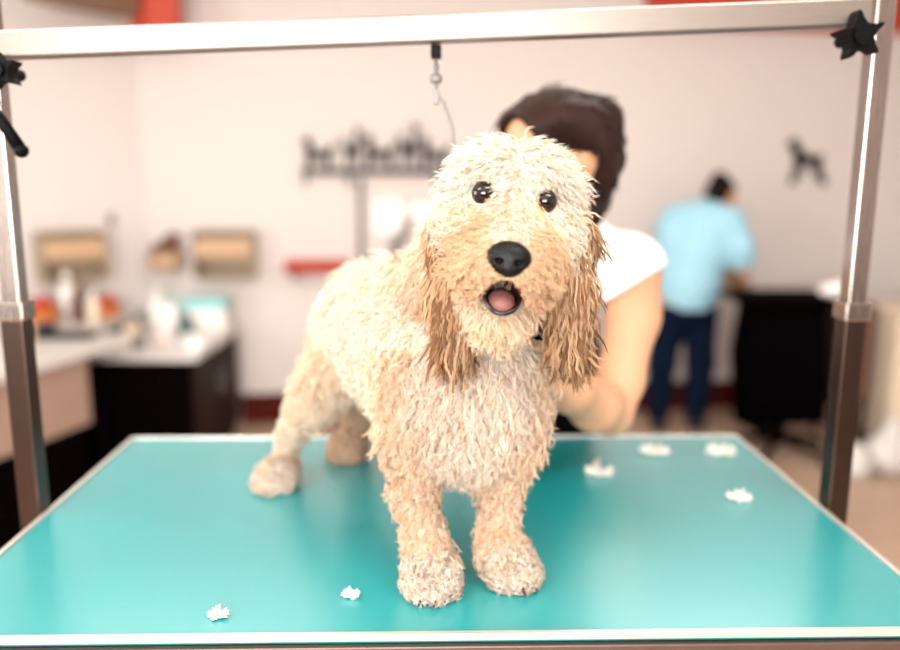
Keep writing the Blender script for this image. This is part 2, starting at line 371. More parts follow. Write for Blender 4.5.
# --- fur
eyesL = hl(-.0315, -.0640, .013), hl(.0315, -.0640, .013); NOSE = hl(0, -.127, -.044)
def dens(P):
    w = np.ones(len(P)); hd = np.linalg.norm(P-HC, axis=1) < .16; w[hd] = 2.6
    w[(P[:, 1] > 1.1)] = .8; return w
NCL = 17000
root, nor = sample(dvs, dF, NCL*9, dens)          # then thinned to one root per small cell, so the coat has no gaps
cell = np.where((np.linalg.norm(root-HC, axis=1) < .15)[:, None], .0036, .0050)
key = np.floor(root/cell).astype(np.int64); key = np.concatenate([key, (cell*1e4).astype(np.int64)], 1)
_, ui = np.unique(key, axis=0, return_index=True); ui = RNG.permutation(ui); root, nor = root[ui], nor[ui]; NCL = len(root)
near = dg.nearest(root, .006)
g_ = lambda k: np.array([TG[i][k] for i in near])
L = g_('L').astype(float); lift = g_('lift').astype(float); flow = nrm(g_('flow').astype(float)); col = g_('col').astype(float)
kind = g_('kind')
q = (root-HC)@RH; hd = np.isin(kind, ['crown', 'face', 'muzzle', 'jaw'])
# muzzle hair runs away from the nose, sideways and down
mz = np.isin(kind, ['muzzle', 'face']); side = np.sign(q[:, 0])*np.clip(np.abs(q[:, 0])/.02, 0, 1)
flow[mz] = nrm(np.stack([side[mz]*.75, .35+0*side[mz], -.75+0*side[mz]], 1)@RH.T)
cr = kind == 'crown'; flow[cr] = nrm(np.stack([np.sign(q[cr, 0])*.5, q[cr, 1]*3, -.35+0*q[cr, 0]], 1))
bridge = mz & (np.abs(q[:, 0]) < .016) & (q[:, 2] > -.035); L[bridge] = .010; col[bridge] = (.90, .78, .62)
# distances to features
for e in eyesL:
    d = np.linalg.norm(root-e, axis=1); L = np.where(d < .028, L*np.clip((d-.006)/.024, .22, 1), L)
dnose = np.linalg.norm(root-NOSE, axis=1); L = np.where(dnose < .04, L*np.clip((dnose-.008)/.036, .2, 1), L)
mdist = np.linalg.norm(((root-MC)@RH)/np.array([.0180, .050, .0220]), axis=1)
front = (q[:, 1] < -.055)
keep = ~((mdist < 1.22) & front); keep &= ~(dnose < .0155)
for e in eyesL: keep &= np.linalg.norm(root-e, axis=1) > .0150
up_lip = hd & (mdist < 2.2) & (q[:, 2] > -.075) & front; L[up_lip] *= .5
keep &= root[:, 2] > TZ0+.004
low = root[:, 2] < TZ0+.03; L[low] *= .6
# natural colour variation: golden tips on muzzle sides and ears, pale back
nzv = np.sin(root@np.array([90, 37, 61.]))*np.sin(root@np.array([41, -83, 57.]))
col = 1-(1-col)*.95; col = col*(1+.06*nzv[:, None]); dark = RNG.random(NCL) < .10; col[dark] *= np.array([.90, .78, .62])
rp = (kind == 'paw') & (root[:, 1] > 1.28); col[rp] *= np.array([.80, .68, .56])
ears = kind == 'ear'; dk = ears & (RNG.random(NCL) < .26); col[dk] *= np.array([.52, .40, .32])
lowear = ears & (root[:, 2] < 1.36) & (RNG.random(NCL) < .3); col[lowear] *= np.array([.45, .36, .30])
L *= RNG.uniform(.8, 1.35, NCL)
def pick(m, **kw):
    return locks(root[m], nor[m], L[m], flow[m], lift[m], np.clip(col[m], .02, .95), **kw)
sm = hd & keep; er = ears & keep; bd = ~hd & ~ears & keep
parts = [pick(sm, per=7, R=.0028, width=.00030, curl=.0026, freq=9, tight=.45, frizz=.24),
         pick(bd, per=8, R=.0040, width=.00034, curl=.0040, freq=10, tight=.6, frizz=.22)]
fur_obj('fur', parts, 'fur', dog).location = -DB
fur_obj('ear_fur', [pick(er, per=10, R=.0038, width=.00036, curl=.0026, freq=9, tight=.72, frizz=.08)], 'fur', dog, 'long golden tan wet ear hair').location = -DB
# extra hanging locks along the ear bottoms
# --- features
Rq = Matrix([list(map(float, r)) for r in RH])
for e in eyesL:
    b = sph(BM(), (0, 0, 0), .0128, 3); o = obj('eye', b, 'eye', dog, True); o.location = Vector(e)-Vector(DB)
bm = BM(); B = Body(.003); B.ell((0, 0, .001), (.0195, .013, .0155)); B.ell((0, -.002, -.010), (.013, .011, .0085)); B.ell((-.012, .001, -.001), (.0085, .010, .009)); B.ell((.012, .001, -.001), (.0085, .010, .009))
def nostril(P):
    d = 9.
    for sx in (-1, 1):
        qq = (np.stack([np.abs(P[..., 0])-.0095, P[..., 1]+.0125, P[..., 2]+.003], -1))/np.array([.0042, .005, .003]); k = np.linalg.norm(qq, axis=-1); d = np.minimum(d, (k-1)*.003)
    return -d
nvs, nF = B.mesh(.0012, nostril); nvs = nvs@RH.T+NOSE-DB
link('nose', raw_mesh('nose', nvs, nF), 'nose', dog, True)
bm = BM(); sph(bm, (0, 0, 0), (.0175, .040, .0210), 3)
bmesh.ops.delete(bm, geom=[v for v in bm.verts if v.co.y < -.012], context='VERTS')
o = obj('mouth_lining', bm, 'mouth', dog, True); o.matrix_local = Matrix.Translation(Vector(MC)-Vector(DB)) @ Rq.to_4x4()
B = Body(.004); B.cap((0, .02, -.009), .008, (0, -.010, -.013), .0075); B.cap((0, -.010, -.013), .0075, (0, -.018, -.0155), .006)
B.cap((-.006, -.005, -.0115), .0065, (-.0045, -.018, -.0135), .0055); B.cap((.006, -.005, -.0115), .0065, (.0045, -.018, -.0135), .0055)
tvs, tF = B.mesh(.0018); tvs = tvs@RH.T+MC-DB; link('tongue', raw_mesh('tongue', tvs, tF), 'tongue', dog, True)
pts = []
for k in range(15):
    a = PI*k/14; pts.append((.0184*math.cos(a), -.026-.008*math.sin(a)+.010*abs(math.cos(a))**3, .004-.0245*math.sin(a)**.8))
o = obj('lower_lip', tube(BM(), pts, .0024, 8), 'liplining', dog, True); o.matrix_local = Matrix.Translation(Vector(MC)-Vector(DB)) @ Rq.to_4x4()
pts = [(.0190*math.cos(PI*k/14), -.031-.004*math.sin(PI*k/14), .004+.0145*math.sin(PI*k/14)) for k in range(15)]
o = obj('upper_lip', tube(BM(), pts, .0026, 8), 'mouth', dog, True); o.matrix_local = Matrix.Translation(Vector(MC)-Vector(DB)) @ Rq.to_4x4()
for a, b_ in TIPS[:8]:
    obj('claw', tube(BM(), [Vector(a)-Vector(DB), Vector(b_)-Vector(DB)+V(0, 0, .001)], .0028, 8, .0012), 'claw', dog, True)

# ------------------------------------------------------------------ people
def rotfrom(fwd, up=(0, 0, 1)):       # columns: x right-hand side, y = -face direction, z up
    y = -nrm(np.array(fwd, float)); x = nrm(np.cross(y, np.array(up, float))); z = np.cross(x, y); return np.stack([x, y, z], 1)
def head(B, c, R, s=1.):
    P = lambda x, y, z: np.array(c)+R@(np.array([x, y, z])*s)
    B.ell(P(0, .012, .025), np.array([.072, .088, .083])*s, R); B.ell(P(0, -.022, -.035), np.array([.056, .062, .068])*s, R)
    B.ell(P(0, -.05, -.085), np.array([.028, .026, .022])*s, R); B.ell(P(0, -.03, -.07), np.array([.045, .045, .03])*s, R)
    B.cap(P(0, -.083, .0), .008*s, P(0, -.103, -.030), .0115*s); B.ell(P(0, -.088, -.034), np.array([.017, .012, .009])*s, R)
    for sx in (-1, 1):
        B.ell(P(sx*.077, .01, -.012), np.array([.007, .018, .030])*s, R); B.ell(P(sx*.081, .016, .0), np.array([.008, .014, .018])*s, R)
        B.ell(P(sx*.036, -.058, -.025), np.array([.024, .022, .022])*s, R)
        B.cap(P(sx*.015, -.079, .026), .008*s, P(sx*.048, -.066, .025), .008*s)
    B.ell(P(0, -.083, -.055), np.array([.022, .010, .007])*s, R); B.ell(P(0, -.080, -.064), np.array([.019, .010, .006])*s, R)
    return P
def face_parts(par, P, R, s, base):
    for sx in (-1, 1):
        o = obj('eye', sph(BM(), (0, 0, 0), .0115*s, 2), 'eyewhite', par, True); o.location = Vector(P(sx*.031, -.0745, .004))-Vector(base)
        i = obj('iris', sph(BM(), (0, 0, 0), .006*s, 2), 'eye', o, True); i.location = Vector(R@np.array([0, -.0075*s, -.001]))
        bp_ = [Vector(P(sx*x, y, z))-Vector(base) for x, y, z in ((.014, -.090, .030), (.030, -.088, .036), (.046, -.080, .031))]
        obj('eyebrow', tube(BM(), bp_, .0045*s, 8, .002), 'hair', par, True)
    bm = sph(BM(), (0, 0, 0), (.021*s, .005*s, .0045*s), 2, Matrix([list(map(float, r)) for r in R])); o = obj('lips', bm, 'lips', par, True); o.location = Vector(P(0, -.0965, -.0595))-Vector(base)
def hand(B, wrist, d, n, curl=.5, s=1., thumb=1):
    """palm and five bent fingers; d = towards the finger tips, n = back of the hand"""
    w = np.array(wrist, float); d = nrm(np.array(d, float)); n = np.array(n, float); n = nrm(n-d*(n@d)); x = np.cross(d, n)*thumb
    Q = lambda a, b_, c: w+x*a*s+d*b_*s+n*c*s
    R = np.stack([x, d, n], 1)
    B.cap(w-d*.01, .021*s, Q(0, .03, 0), .020*s); B.ell(Q(.0, .055, .0), np.array([.040, .045, .016])*s, R)
    for i, (fx, ln) in enumerate(((.030, .068), (.010, .078), (-.010, .072), (-.029, .056))):
        p = Q(fx*.95, .088, 0); ang = 0.; r0 = .0092*s
        for j, fr in enumerate((.45, .32, .23)):
            ang += curl*(.45, .65, .5)[j]; st = (d*math.cos(ang)-n*math.sin(ang)+x*fx*2.0*(j == 0))
            p2 = p+nrm(st)*ln*fr*s; B.cap(p, r0, p2, r0*.9); p = p2; r0 *= .9
    p = Q(.030, .030, -.004); a = nrm(x*.75+d*.62-n*.25); p2 = p+a*.038*s; B.cap(p, .013*s, p2, .0105*s)
    a2 = nrm(x*.35+d*.85-n*.35); B.cap(p2, .0105*s, p2+a2*.03*s, .0085*s)

# --- the groomer behind the table
GB = np.array([.18, 1.72, 0.])
HCg = np.array([.172, 1.385, 1.540]); Rg = rotfrom((-.80, -.56, -.22))
pg = Body(.008)
P = head(pg, HCg, Rg)
pg.chain([((.20, 1.43, 1.50), .050), ((.215, 1.50, 1.43), .052), ((.21, 1.54, 1.38), .06)])
pg.chain([((.21, 1.55, 1.35), .095), ((.20, 1.60, 1.25), .105), ((.185, 1.67, 1.10), .098), ((.18, 1.71, .98), .11)])
pg.cap((.07, 1.56, 1.37), .050, (.318, 1.485, 1.335), .046)
pg.ell((.18, 1.72, .93), (.165, .11, .11))
SL, EL, WL = (.350, 1.455, 1.335), (.272, 1.290, 1.112), (.128, 1.095, 1.228)
pg.chain([(SL, .042), ((.330, 1.40, 1.26), .046), ((.295, 1.33, 1.160), .040), (EL, .036)])
pg.chain([(EL, .034), ((.236, 1.240, 1.140), .040), ((.180, 1.16, 1.19), .034), (WL, .024)])
SR, ER, WR = (.045, 1.545, 1.355), (.0, 1.40, 1.165), (.045, 1.165, 1.255)
pg.chain([(SR, .048), ((.02, 1.47, 1.26), .042), (ER, .035), ((.012, 1.33, 1.185), .037), ((.035, 1.22, 1.235), .027), (WR, .022)])
hand(pg, (.124, 1.088, 1.232), (-.50, -.62, .60), (.8, -.45, .2), .55, .92, -1)
hand(pg, (.045, 1.155, 1.258), (-.35, -.6, .75), (.85, -.1, .4), .4, .92, 1)
for sx, fx in ((-1, .09), (1, .27)):
    pg.chain([((fx, 1.72, .90), .085), ((fx+.0, 1.705, .50), .056), ((fx+.0, 1.73, .28), .052), ((fx, 1.75, .08), .036)]); pg.cap((fx, 1.76, .045), .036, (fx+.01*sx, 1.63, .028), .028)
gr = body_obj('person', pg, .007, 'skin', None, None, GB); gr.location = GB
tag(gr, 'dark haired person in white t-shirt and black apron leaning over behind the dog', 'person')
face_parts(gr, P, Rg, 1., GB)
def child(name, B, h, m, par, base, cut=None):
    vs, F = B.mesh(h, cut); return link(name, raw_mesh(name, vs-base, F), m, par, True)
hb = Body(.010)
hb.ell(P(0, .026, .032), (.077, .086, .078), Rg); hb.ell(P(0, .055, -.02), (.072, .060, .073), Rg); hb.ell(P(0, -.012, .056), (.070, .072, .046), Rg)
hb.chain([(P(.03, .09, .04), .045), ((.245, 1.46, 1.54), .034), ((.262, 1.45, 1.48), .024), ((.262, 1.44, 1.43), .012)])
hb.chain([((.228, 1.37, 1.575), .030), ((.240, 1.395, 1.53), .032), ((.250, 1.42, 1.47), .024)])
hb.chain([(P(.076, .0, .055), .016), (P(.086, .030, .01), .020), (P(.084, .040, -.05), .020)])
hb.chain([(P(-.070, -.02, .065), .020), (P(-.078, .025, .045), .024), (P(-.06, .075, -.02), .028)])
hb.chain([(P(.070, -.02, .065), .020), (P(.078, .025, .045), .024), (P(.06, .075, -.02), .028)])
def facecut(P_):
    q = (P_-HCg)@Rg; qq = (q-np.array([-.008, -.105, -.008]))/np.array([.070, .080, .100]); k = np.linalg.norm(qq, axis=-1); e = (q-np.array([0, 0, 0])); ear = np.linalg.norm((np.stack([np.abs(q[..., 0])-.082, q[..., 1]-.01, q[..., 2]+.008], -1))/np.array([.02, .013, .020]), axis=-1)
    return np.maximum(-(k-1)*.08, -(ear-1)*.02)
child('hair', hb, .005, 'hair', gr, GB, facecut)
# long strands laid over the hair mass
hvs, hF = hb.mesh(.009, facecut); rt, nn = sample(hvs, hF, 700); tgt = np.array([.26, 1.46, 1.47]); fl = nrm(tgt-rt+np.array([0, 0, .05]))
vs_, F_, c_ = locks(rt-nn*.003, nn, np.full(700, .045), fl, np.full(700, .03), np.full((700, 3), .5), per=5, R=.006, width=.0008, curl=.003, frizz=.03)
link('hair_strands', raw_mesh('hair_strands', vs_-GB, F_), 'hair', gr, True)
sh = Body(.014)
sh.chain([((.21, 1.55, 1.345), .110), ((.20, 1.60, 1.25), .120), ((.185, 1.67, 1.12), .114), ((.18, 1.70, 1.03), .125)])
sh.cap((.06, 1.555, 1.37), .068, (.325, 1.485, 1.34), .060); sh.cap((.21, 1.53, 1.40), .070, (.21, 1.56, 1.36), .09)
sh.chain([((.340, 1.465, 1.335), .062), ((.332, 1.405, 1.270), .060)]); sh.chain([(SR, .062), ((.025, 1.49, 1.29), .060)])
sh.ell((.18, 1.70, 1.02), (.150, .115, .07))
def shcut(P_):                          # neckline, sleeve ends and hem
    def pl(o, n): return (P_-np.array(o))@nrm(np.array(n, float))
    near_l = np.linalg.norm(P_-np.array((.325, 1.39, 1.255)), axis=-1) < .15; near_r = np.linalg.norm(P_-np.array((.012, 1.45, 1.24)), axis=-1) < .085
    a = np.where(near_l, pl((.335, 1.41, 1.318), (.52, -.25, -.8)), -1); b = np.where(near_r, pl((.022, 1.475, 1.27), (-.1, -.55, -.8)), -1)
    nk = -(np.linalg.norm((P_-np.array((.205, 1.475, 1.46))), axis=-1)-.068)
    return np.maximum(np.maximum(a, b), np.maximum(nk, .985-P_[..., 2]))
child('t_shirt', sh, .007, 'shirt', gr, GB, shcut)
ap_ = Body(.012); ap_.chain([((.195, 1.555, 1.30), .110), ((.195, 1.595, 1.24), .128), ((.185, 1.665, 1.12), .122), ((.18, 1.70, 1.0), .133)])
child('apron', ap_, .008, 'trousers', gr, GB, lambda P_: np.maximum(np.maximum(P_[..., 2]-1.335, .80-P_[..., 2]), np.maximum(P_[..., 1]-1.66+(1.2-P_[..., 2])*-.35, np.abs(P_[..., 0]-.185)-np.clip(.085+(1.24-P_[..., 2])*.5, .08, .13))))
tr = Body(.012); tr.ell((.18, 1.72, .93), (.18, .125, .125))
for fx in (.09, .27): tr.chain([((fx, 1.72, .88), .100), ((fx, 1.705, .50), .075), ((fx, 1.73, .28), .068), ((fx, 1.745, .10), .060)])
child('trousers', tr, .009, 'trousers', gr, GB, lambda P_: np.maximum(P_[..., 2]-1.01, .07-P_[..., 2]))
for sx, fx in ((-1, .09), (1, .27)):
    B = Body(.008); B.cap((fx, 1.76, .05), .045, (fx+.01*sx, 1.62, .034), .036); B.cap((fx, 1.755, .09), .042, (fx, 1.76, .05), .045)
    child('shoe', B, .006, 'shoe', gr, GB, lambda P_: .001-P_[..., 2])

# --- the person in light blue
BB = np.array([1.46, 4.62, 0.]); BOFF = np.array([-.055, 0, 0.])
HCb = np.array([1.645, 4.70, 1.405]); Rb = rotfrom((.62, .62, -.62))
pb = Body(.014); P2 = head(pb, HCb, Rb, .98)
pb.chain([((1.60, 4.68, 1.37), .05), ((1.56, 4.66, 1.34), .055)])
pb.chain([((1.54, 4.65, 1.25), .12), ((1.50, 4.63, 1.10), .125), ((1.46, 4.62, .92), .12)])
pb.ell((1.45, 4.62, .80), (.165, .125, .13)); pb.cap((1.40, 4.72, 1.26), .07, (1.66, 4.56, 1.26), .065)
pb.chain([((1.67, 4.55, 1.26), .055), ((1.735, 4.52, 1.10), .046), ((1.745, 4.53, 1.0), .04)]); pb.chain([((1.745, 4.53, 1.0), .038), ((1.76, 4.66, .945), .030), ((1.77, 4.74, .925), .025)])
pb.chain([((1.42, 4.74, 1.26), .055), ((1.48, 4.87, 1.08), .045), ((1.52, 4.90, .98), .038), ((1.68, 4.86, .95), .025)])
hand(pb, (1.775, 4.75, .92), (.55, .5, -.3), (-.2, -.2, .9), .5, .95, 1); hand(pb, (1.69, 4.855, .95), (.9, -.1, -.25), (0, 0, 1), .5, .95, -1)
for fx, fy in ((1.325, 4.60), (1.555, 4.60)):
    hx = 1.45+(fx-1.44)*.75
    pb.chain([((hx, 4.62, .76), .095), ((fx, 4.60, .43), .060), ((fx, 4.62, .27), .055), ((fx, 4.63, .08), .036)]); pb.cap((fx, 4.62, .045), .036, (fx+.04, 4.74, .028), .028)
bp = body_obj('person', pb, .009, 'skin', None, None, BB); bp.location = BB+BOFF
tag(bp, 'person in light blue shirt and navy jeans standing with back turned, head bowed', 'person')
face_parts(bp, P2, Rb, .98, BB)
B = Body(.01); B.ell(P2(0, .025, .035), (.082, .09, .084), Rb); B.ell(P2(0, .06, -.02), (.07, .05, .06), Rb); B.ell(P2(0, .09, .075), (.042, .042, .042), Rb)
def fc2(P_):
    q = (P_-HCb)@Rb; return -(np.linalg.norm((q-np.array([0, -.10, -.03]))/np.array([.085, .085, .088]), axis=-1)-1)*.08
child('hair', B, .007, 'hair_black', bp, BB, fc2)
B = Body(.02); B.chain([((1.54, 4.65, 1.24), .155), ((1.50, 4.63, 1.08), .170), ((1.46, 4.62, .90), .165), ((1.455, 4.62, .82), .160)]); B.cap((1.40, 4.71, 1.265), .098, (1.65, 4.56, 1.26), .092)
B.cap((1.36, 4.66, 1.20), .095, (1.36, 4.64, 1.0), .08)
B.chain([((1.65, 4.56, 1.255), .075), ((1.715, 4.525, 1.13), .070), ((1.735, 4.53, 1.05), .066)]); B.chain([((1.41, 4.73, 1.26), .078), ((1.48, 4.86, 1.08), .068)])
child('shirt', B, .009, 'shirt_blue', bp, BB, lambda P_: np.maximum(.765-P_[..., 2], -(np.linalg.norm(P_-np.array([1.625, 4.69, 1.42]), axis=-1)-.085)))
B = Body(.015); B.ell((1.45, 4.62, .78), (.180, .145, .14))
for fx in (1.325, 1.555):
    hx = 1.45+(fx-1.44)*.75
    B.chain([((hx, 4.62, .74), .108), ((fx, 4.60, .43), .080), ((fx, 4.62, .27), .074), ((fx, 4.63, .10), .066)])
child('jeans', B, .009, 'jeans', bp, BB, lambda P_: np.maximum(P_[..., 2]-.79, .07-P_[..., 2]))
for fx in (1.325, 1.555):
    B = Body(.008); B.cap((fx, 4.61, .05), .048, (fx+.04, 4.75, .036), .038); B.cap((fx, 4.63, .09), .044, (fx, 4.62, .05), .046)
    child('shoe', B, .008, 'shoe', bp, BB, lambda P_: .001-P_[..., 2])
for wv, dv in (((1.775, 4.75, .92), (.55, .5, -.3)), ((1.69, 4.855, .95), (.9, -.1, -.25))):
    B = Body(.006); hand(B, wv, dv, (-.2, -.2, .9) if dv[1] > 0 else (0, 0, 1), .5, 1.12, 1 if dv[1] > 0 else -1); child('glove', B, .005, 'glove', bp, BB)
# ------------------------------------------------------------------ grooming table
TZ = 1.02; TC = (-.0155, 1.104); TYAW = math.radians(1.41)
t = thing('grooming_table', 'grooming table with teal rubber top, pale rim and square steel posts carrying a crossbar', 'table', (TC[0], TC[1], 0), TYAW)
W2, D2 = .575, .3345
obj('rubber_mat', box(BM(), -W2+.007, W2-.007, -D2+.007, D2-.007, TZ-.012, TZ, .002), 'teal', t)
bm = BM()
for a in ((-W2, W2, -D2, -D2+.007), (-W2, W2, D2-.007, D2), (-W2, -W2+.007, -D2, D2), (W2-.007, W2, -D2, D2)):
    box(bm, *a, TZ-.0055, TZ+.0025, .001)
obj('metal_rim', bm, 'rim', t)
obj('table_board', box(BM(), -W2+.0005, W2-.0005, -D2+.0005, D2-.0005, TZ-.045, TZ-.0125, .002), 'brown_steel', t)
bm = BM()
for y in (-.22, .22): box(bm, -.5, .5, y-.02, y+.02, TZ-.085, TZ-.045)
for x in (-.45, .45): box(bm, x-.02, x+.02, -.24, .24, TZ-.085, TZ-.045)
obj('under_frame', bm, 'black_metal', t)
for sx in (-1, 1):
    for sy in (-1, 1):
        l = obj('leg', tube(BM(), [(sx*.45, sy*.22, TZ-.085), (sx*.47, sy*.24, .012)], .016, 12), 'black_metal', t, True)
        obj('foot', lathe(BM(), [(.02, 0), (.024, .004), (.024, .02), (.018, .026)], (sx*.47, sy*.24, 0), 14), 'black_plastic', l)
for x in (-.2, .38):
    obj('bolt', tube(BM(), [(x, -D2+.003, TZ-.028), (x, -D2-.004, TZ-.028)], .004, 8), 'grey', t)

# grooming frame: two posts clamped to the ends and a bar across them
g = t
HP = .0135
LX, RX = -W2-.018, W2+.018
obj('post', box(BM(), LX-HP, LX+HP, -HP, HP, TZ-.12, TZ+.80, .0025), 'steel', g)
obj('post', box(BM(), RX-HP, RX+HP, -HP, HP, TZ-.12, TZ+.80, .0025), 'steel', g)
bm = box(BM(), -W2-.1, W2-.017, -.015, .015, -.0165, .0165, .0025)
for X in (LX, RX): obj('post_sleeve', box(BM(), X-HP-.002, X+HP+.002, -HP-.002, HP+.002, TZ-.06, TZ+.286, .0025), 'steel_dark', g)
bar = obj('crossbar', bm, 'alum', g)
bar.location = (0, -.032, TZ+.672); bar.rotation_euler = (0, -math.atan2(.052, 1.17), 0)
for sx, X in ((-1, LX), (1, RX)):
    bm = box(BM(), X-.02, X+.02, -.02, .02, TZ-.14, TZ-.065, .003); box(bm, X-sx*.06, X, -.02, .02, TZ-.07, TZ-.058, .002)
    c = obj('clamp', bm, 'black_metal', g)
    obj('clamp_screw', tube(BM(), [(X-sx*.05, 0, TZ-.12), (X-sx*.05, 0, TZ-.06)], .005, 8), 'grey', c)
def star(c, r, sc=1.):
    bm = BM(); n = 5; pts = []
    for i in range(60):
        a = 2*PI*i/60; q = r*(.62+.38*math.cos(n*a)**3 if math.cos(n*a) > 0 else .62+.12*math.cos(n*a)); pts.append((q*math.cos(a+.5), q*math.sin(a+.5)))
    prism(bm, pts, -.012, .012); tube(bm, [(0, .0, 0), (0, .045, 0)], .008, 10)
    tube(bm, [(0, -.018, 0), (0, -.0, 0)], r*.42, 14)
    for v in bm.verts: v.co += Vector(c)
    return bm
obj('star_knob', star((RX-.062, -.064, TZ+.662), .031), 'black_plastic', g)
obj('star_knob', star((LX+.045, -.064, TZ+.612), .024), 'black_plastic', g)
bm = BM(); tube(bm, [(LX+.018, -.055, TZ+.575), (LX+.034, -.058, TZ+.555), (LX+.058, -.06, TZ+.515)], .006, 10, .0085); sph(bm, (LX+.058, -.06, TZ+.515), .0095)
tube(bm, [(LX+.010, -.055, TZ+.58), (LX+.002, 0, TZ+.58)], .008, 10)
obj('ratchet_lever', bm, 'black_plastic', g, True)
bm = box(BM(), LX-.019, LX+.019, -.019, .019, TZ+.285, TZ+.312, .003); obj('collar', bm, 'steel', g)
bm = box(BM(), RX-.019, RX+.019, -.019, .019, TZ+.285, TZ+.312, .003); obj('collar', bm, 'steel', g)

# hanging loop
lp = thing('grooming_loop', 'thin grey grooming leash with black swivel hanging from crossbar behind dog', 'leash', (-.02, 1.10, 1.70))
bm = BM(); box(bm, -.007, .007, -.012, .012, -.040, -.024, .002); obj('bar_clip', bm, 'black_metal', lp)
bm = BM(); sph(bm, (0, 0, -.052), (.004, .004, .006)); sph(bm, (0, 0, -.066), (.009, .006, .008)); tube(bm, [(0, 0, -.035), (0, 0, -.095)], .0022, 8); box(bm, -.004, .004, -.003, .003, -.100, -.080, .0012)
obj('swivel_snap', bm, 'grey', lp, True)
pts = [(0, 0, -.085), (.010, 0, -.096), (.022, 0, -.13), (.026, -.005, -.18), (.027, -.01, -.22), (.025, -.03, -.26)]
P3 = []
for i in range(len(pts)-1):
    for q in range(4): P3.append(Vector(pts[i]).lerp(Vector(pts[i+1]), q/4))
P3.append(Vector(pts[-1]))
obj('cord', tube(BM(), P3, .0022, 8), 'grey', lp, True)

# clipped fur on the mat
for (x, y, sz, lb) in ((.444, 1.142, .016, 'white tuft of clipped fur alone on the right half of the mat, nearest right post'),
                   (.248, 1.245, .020, 'white tuft of clipped fur on the mat just in front of the groomer elbow'),
                   (.366, 1.345, .022, 'white wisp of clipped fur near far table edge below the person in blue'),
                   (.485, 1.345, .022, 'white wisp of clipped fur at the far right corner of the mat'),
                   (-.257, .805, .010, 'tiny white fur wisp near the front rim left of the dog'),
                   (-.115, .85, .009, 'tiny white fur wisp on the mat left of the front paws')):
    n = 34; th = RNG.random(n)*2*PI
    root = np.stack([sz*.5*np.cos(th), sz*.35*np.sin(th), np.full(n, .0012)], 1); nor = np.tile([0, 0, 1.], (n, 1))
    fl = np.stack([np.cos(th), np.sin(th)*.6, np.full(n, -.0)], 1)
    vs, F, c = locks(root, nor, np.full(n, sz*.7), fl, np.full(n, .18), np.full((n, 3), .85), per=8, R=sz*.3, width=.0006, curl=sz*.12)
    vs[:, 2] = np.abs(vs[:, 2])*1.6+.0008
    o = link('fur_tuft', raw_mesh('fur_tuft', vs, F), 'tuft', None, True); o.location = (x, y, TZ); tag(o, lb, 'fur tuft', 'clipped fur on the table')
# ------------------------------------------------------------------ the room
def wall(name, a, b, h=2.8, th=.1, m='wall'):      # vertical slab from a to b, its thickness on the left of a->b
    A = V(a[0], a[1], 0); Bv = V(b[0], b[1], 0); d = (Bv-A); L_ = d.length
    o = obj(name, box(BM(), 0, L_, 0, th, 0, h), m); o.location = A; o.rotation_euler = (0, 0, math.atan2(d.y, d.x)); o['kind'] = 'structure'; return o
C0 = (-1.79, 4.675); C1 = (3.1, 5.285); C2 = (-3.0, 3.6)
bw = math.atan2(C1[1]-C0[1], C1[0]-C0[0])
wall('wall_back', C0, C1); wall('wall_left', C2, C0); wall('wall_right', C1, (3.1, -2.5))
wall('wall_front', (3.1, -2.5), (-3.0, -2.5)); wall('wall_side', (-3.0, -2.5), C2)
bm = BM(); vs = [bm.verts.new(p) for p in ((-3.0, -2.5, 0), (3.1, -2.5, 0), (3.1, 5.285, 0), (-1.79, 4.675, 0), (-3.0, 3.6, 0))]; bm.faces.new(vs)
r = bmesh.ops.extrude_face_region(bm, geom=bm.faces[:]); [setattr(v, 'co', v.co+V(0, 0, -.1)) for v in r['geom'] if isinstance(v, bmesh.types.BMVert)]
obj('floor', bm, 'floor')['kind'] = 'structure'
bm = BM(); vs = [bm.verts.new((p[0], p[1], 2.8)) for p in ((-3.0, -2.5), (3.1, -2.5), (3.1, 5.285), (-1.79, 4.675), (-3.0, 3.6))]; bm.faces.new(vs)
r = bmesh.ops.extrude_face_region(bm, geom=bm.faces[:]); [setattr(v, 'co', v.co+V(0, 0, .1)) for v in r['geom'] if isinstance(v, bmesh.types.BMVert)]
obj('ceiling', bm, 'ceiling')['kind'] = 'structure'
def onback(s, d=0, z=0):          # point s metres along the back wall from its left corner, d metres in front of it
    return V(C0[0]+s*math.cos(bw)+d*math.sin(bw), C0[1]+s*math.sin(bw)-d*math.cos(bw), z)
def backloc(o, s, d, z=0): o.location = onback(s, d, z); o.rotation_euler = (0, 0, bw); return o
o = obj('baseboard_back', box(BM(), .5, 4.9, -.022, -.002, .0, .19, .004), 'wood_red'); o['kind'] = 'structure'; backloc(o, 0, 0)
# red fascia at the top of the wall and a red roof beam
o = obj('trim_1', box(BM(), 0, 1.9, -.10, -.001, 2.42, 2.78, .005), 'beam_red'); o['kind'] = 'structure'; backloc(o, 2.98, 0)
def slab(bm, poly, z0, z1):
    a = [bm.verts.new((x, y, z0)) for x, y in poly]; b = [bm.verts.new((x, y, z1)) for x, y in poly]; n = len(poly)
    bm.faces.new(a[::-1]); bm.faces.new(b)
    for i in range(n): bm.faces.new((a[i], a[(i+1) % n], b[(i+1) % n], b[i]))
    return bm
obj('trim_2', slab(BM(), [(-2.0, 3.9), (-1.80, 3.9), (-1.60, 4.27), (-1.71, 4.32)], 2.32, 2.79), 'khaki_beam')['kind'] = 'structure'
obj('trim_4', slab(BM(), [(-1.67, 4.325), (-1.57, 4.28), (-1.43, 4.35), (-1.45, 4.50), (-1.67, 4.50)], 2.26, 2.79), 'beam_red')['kind'] = 'structure'
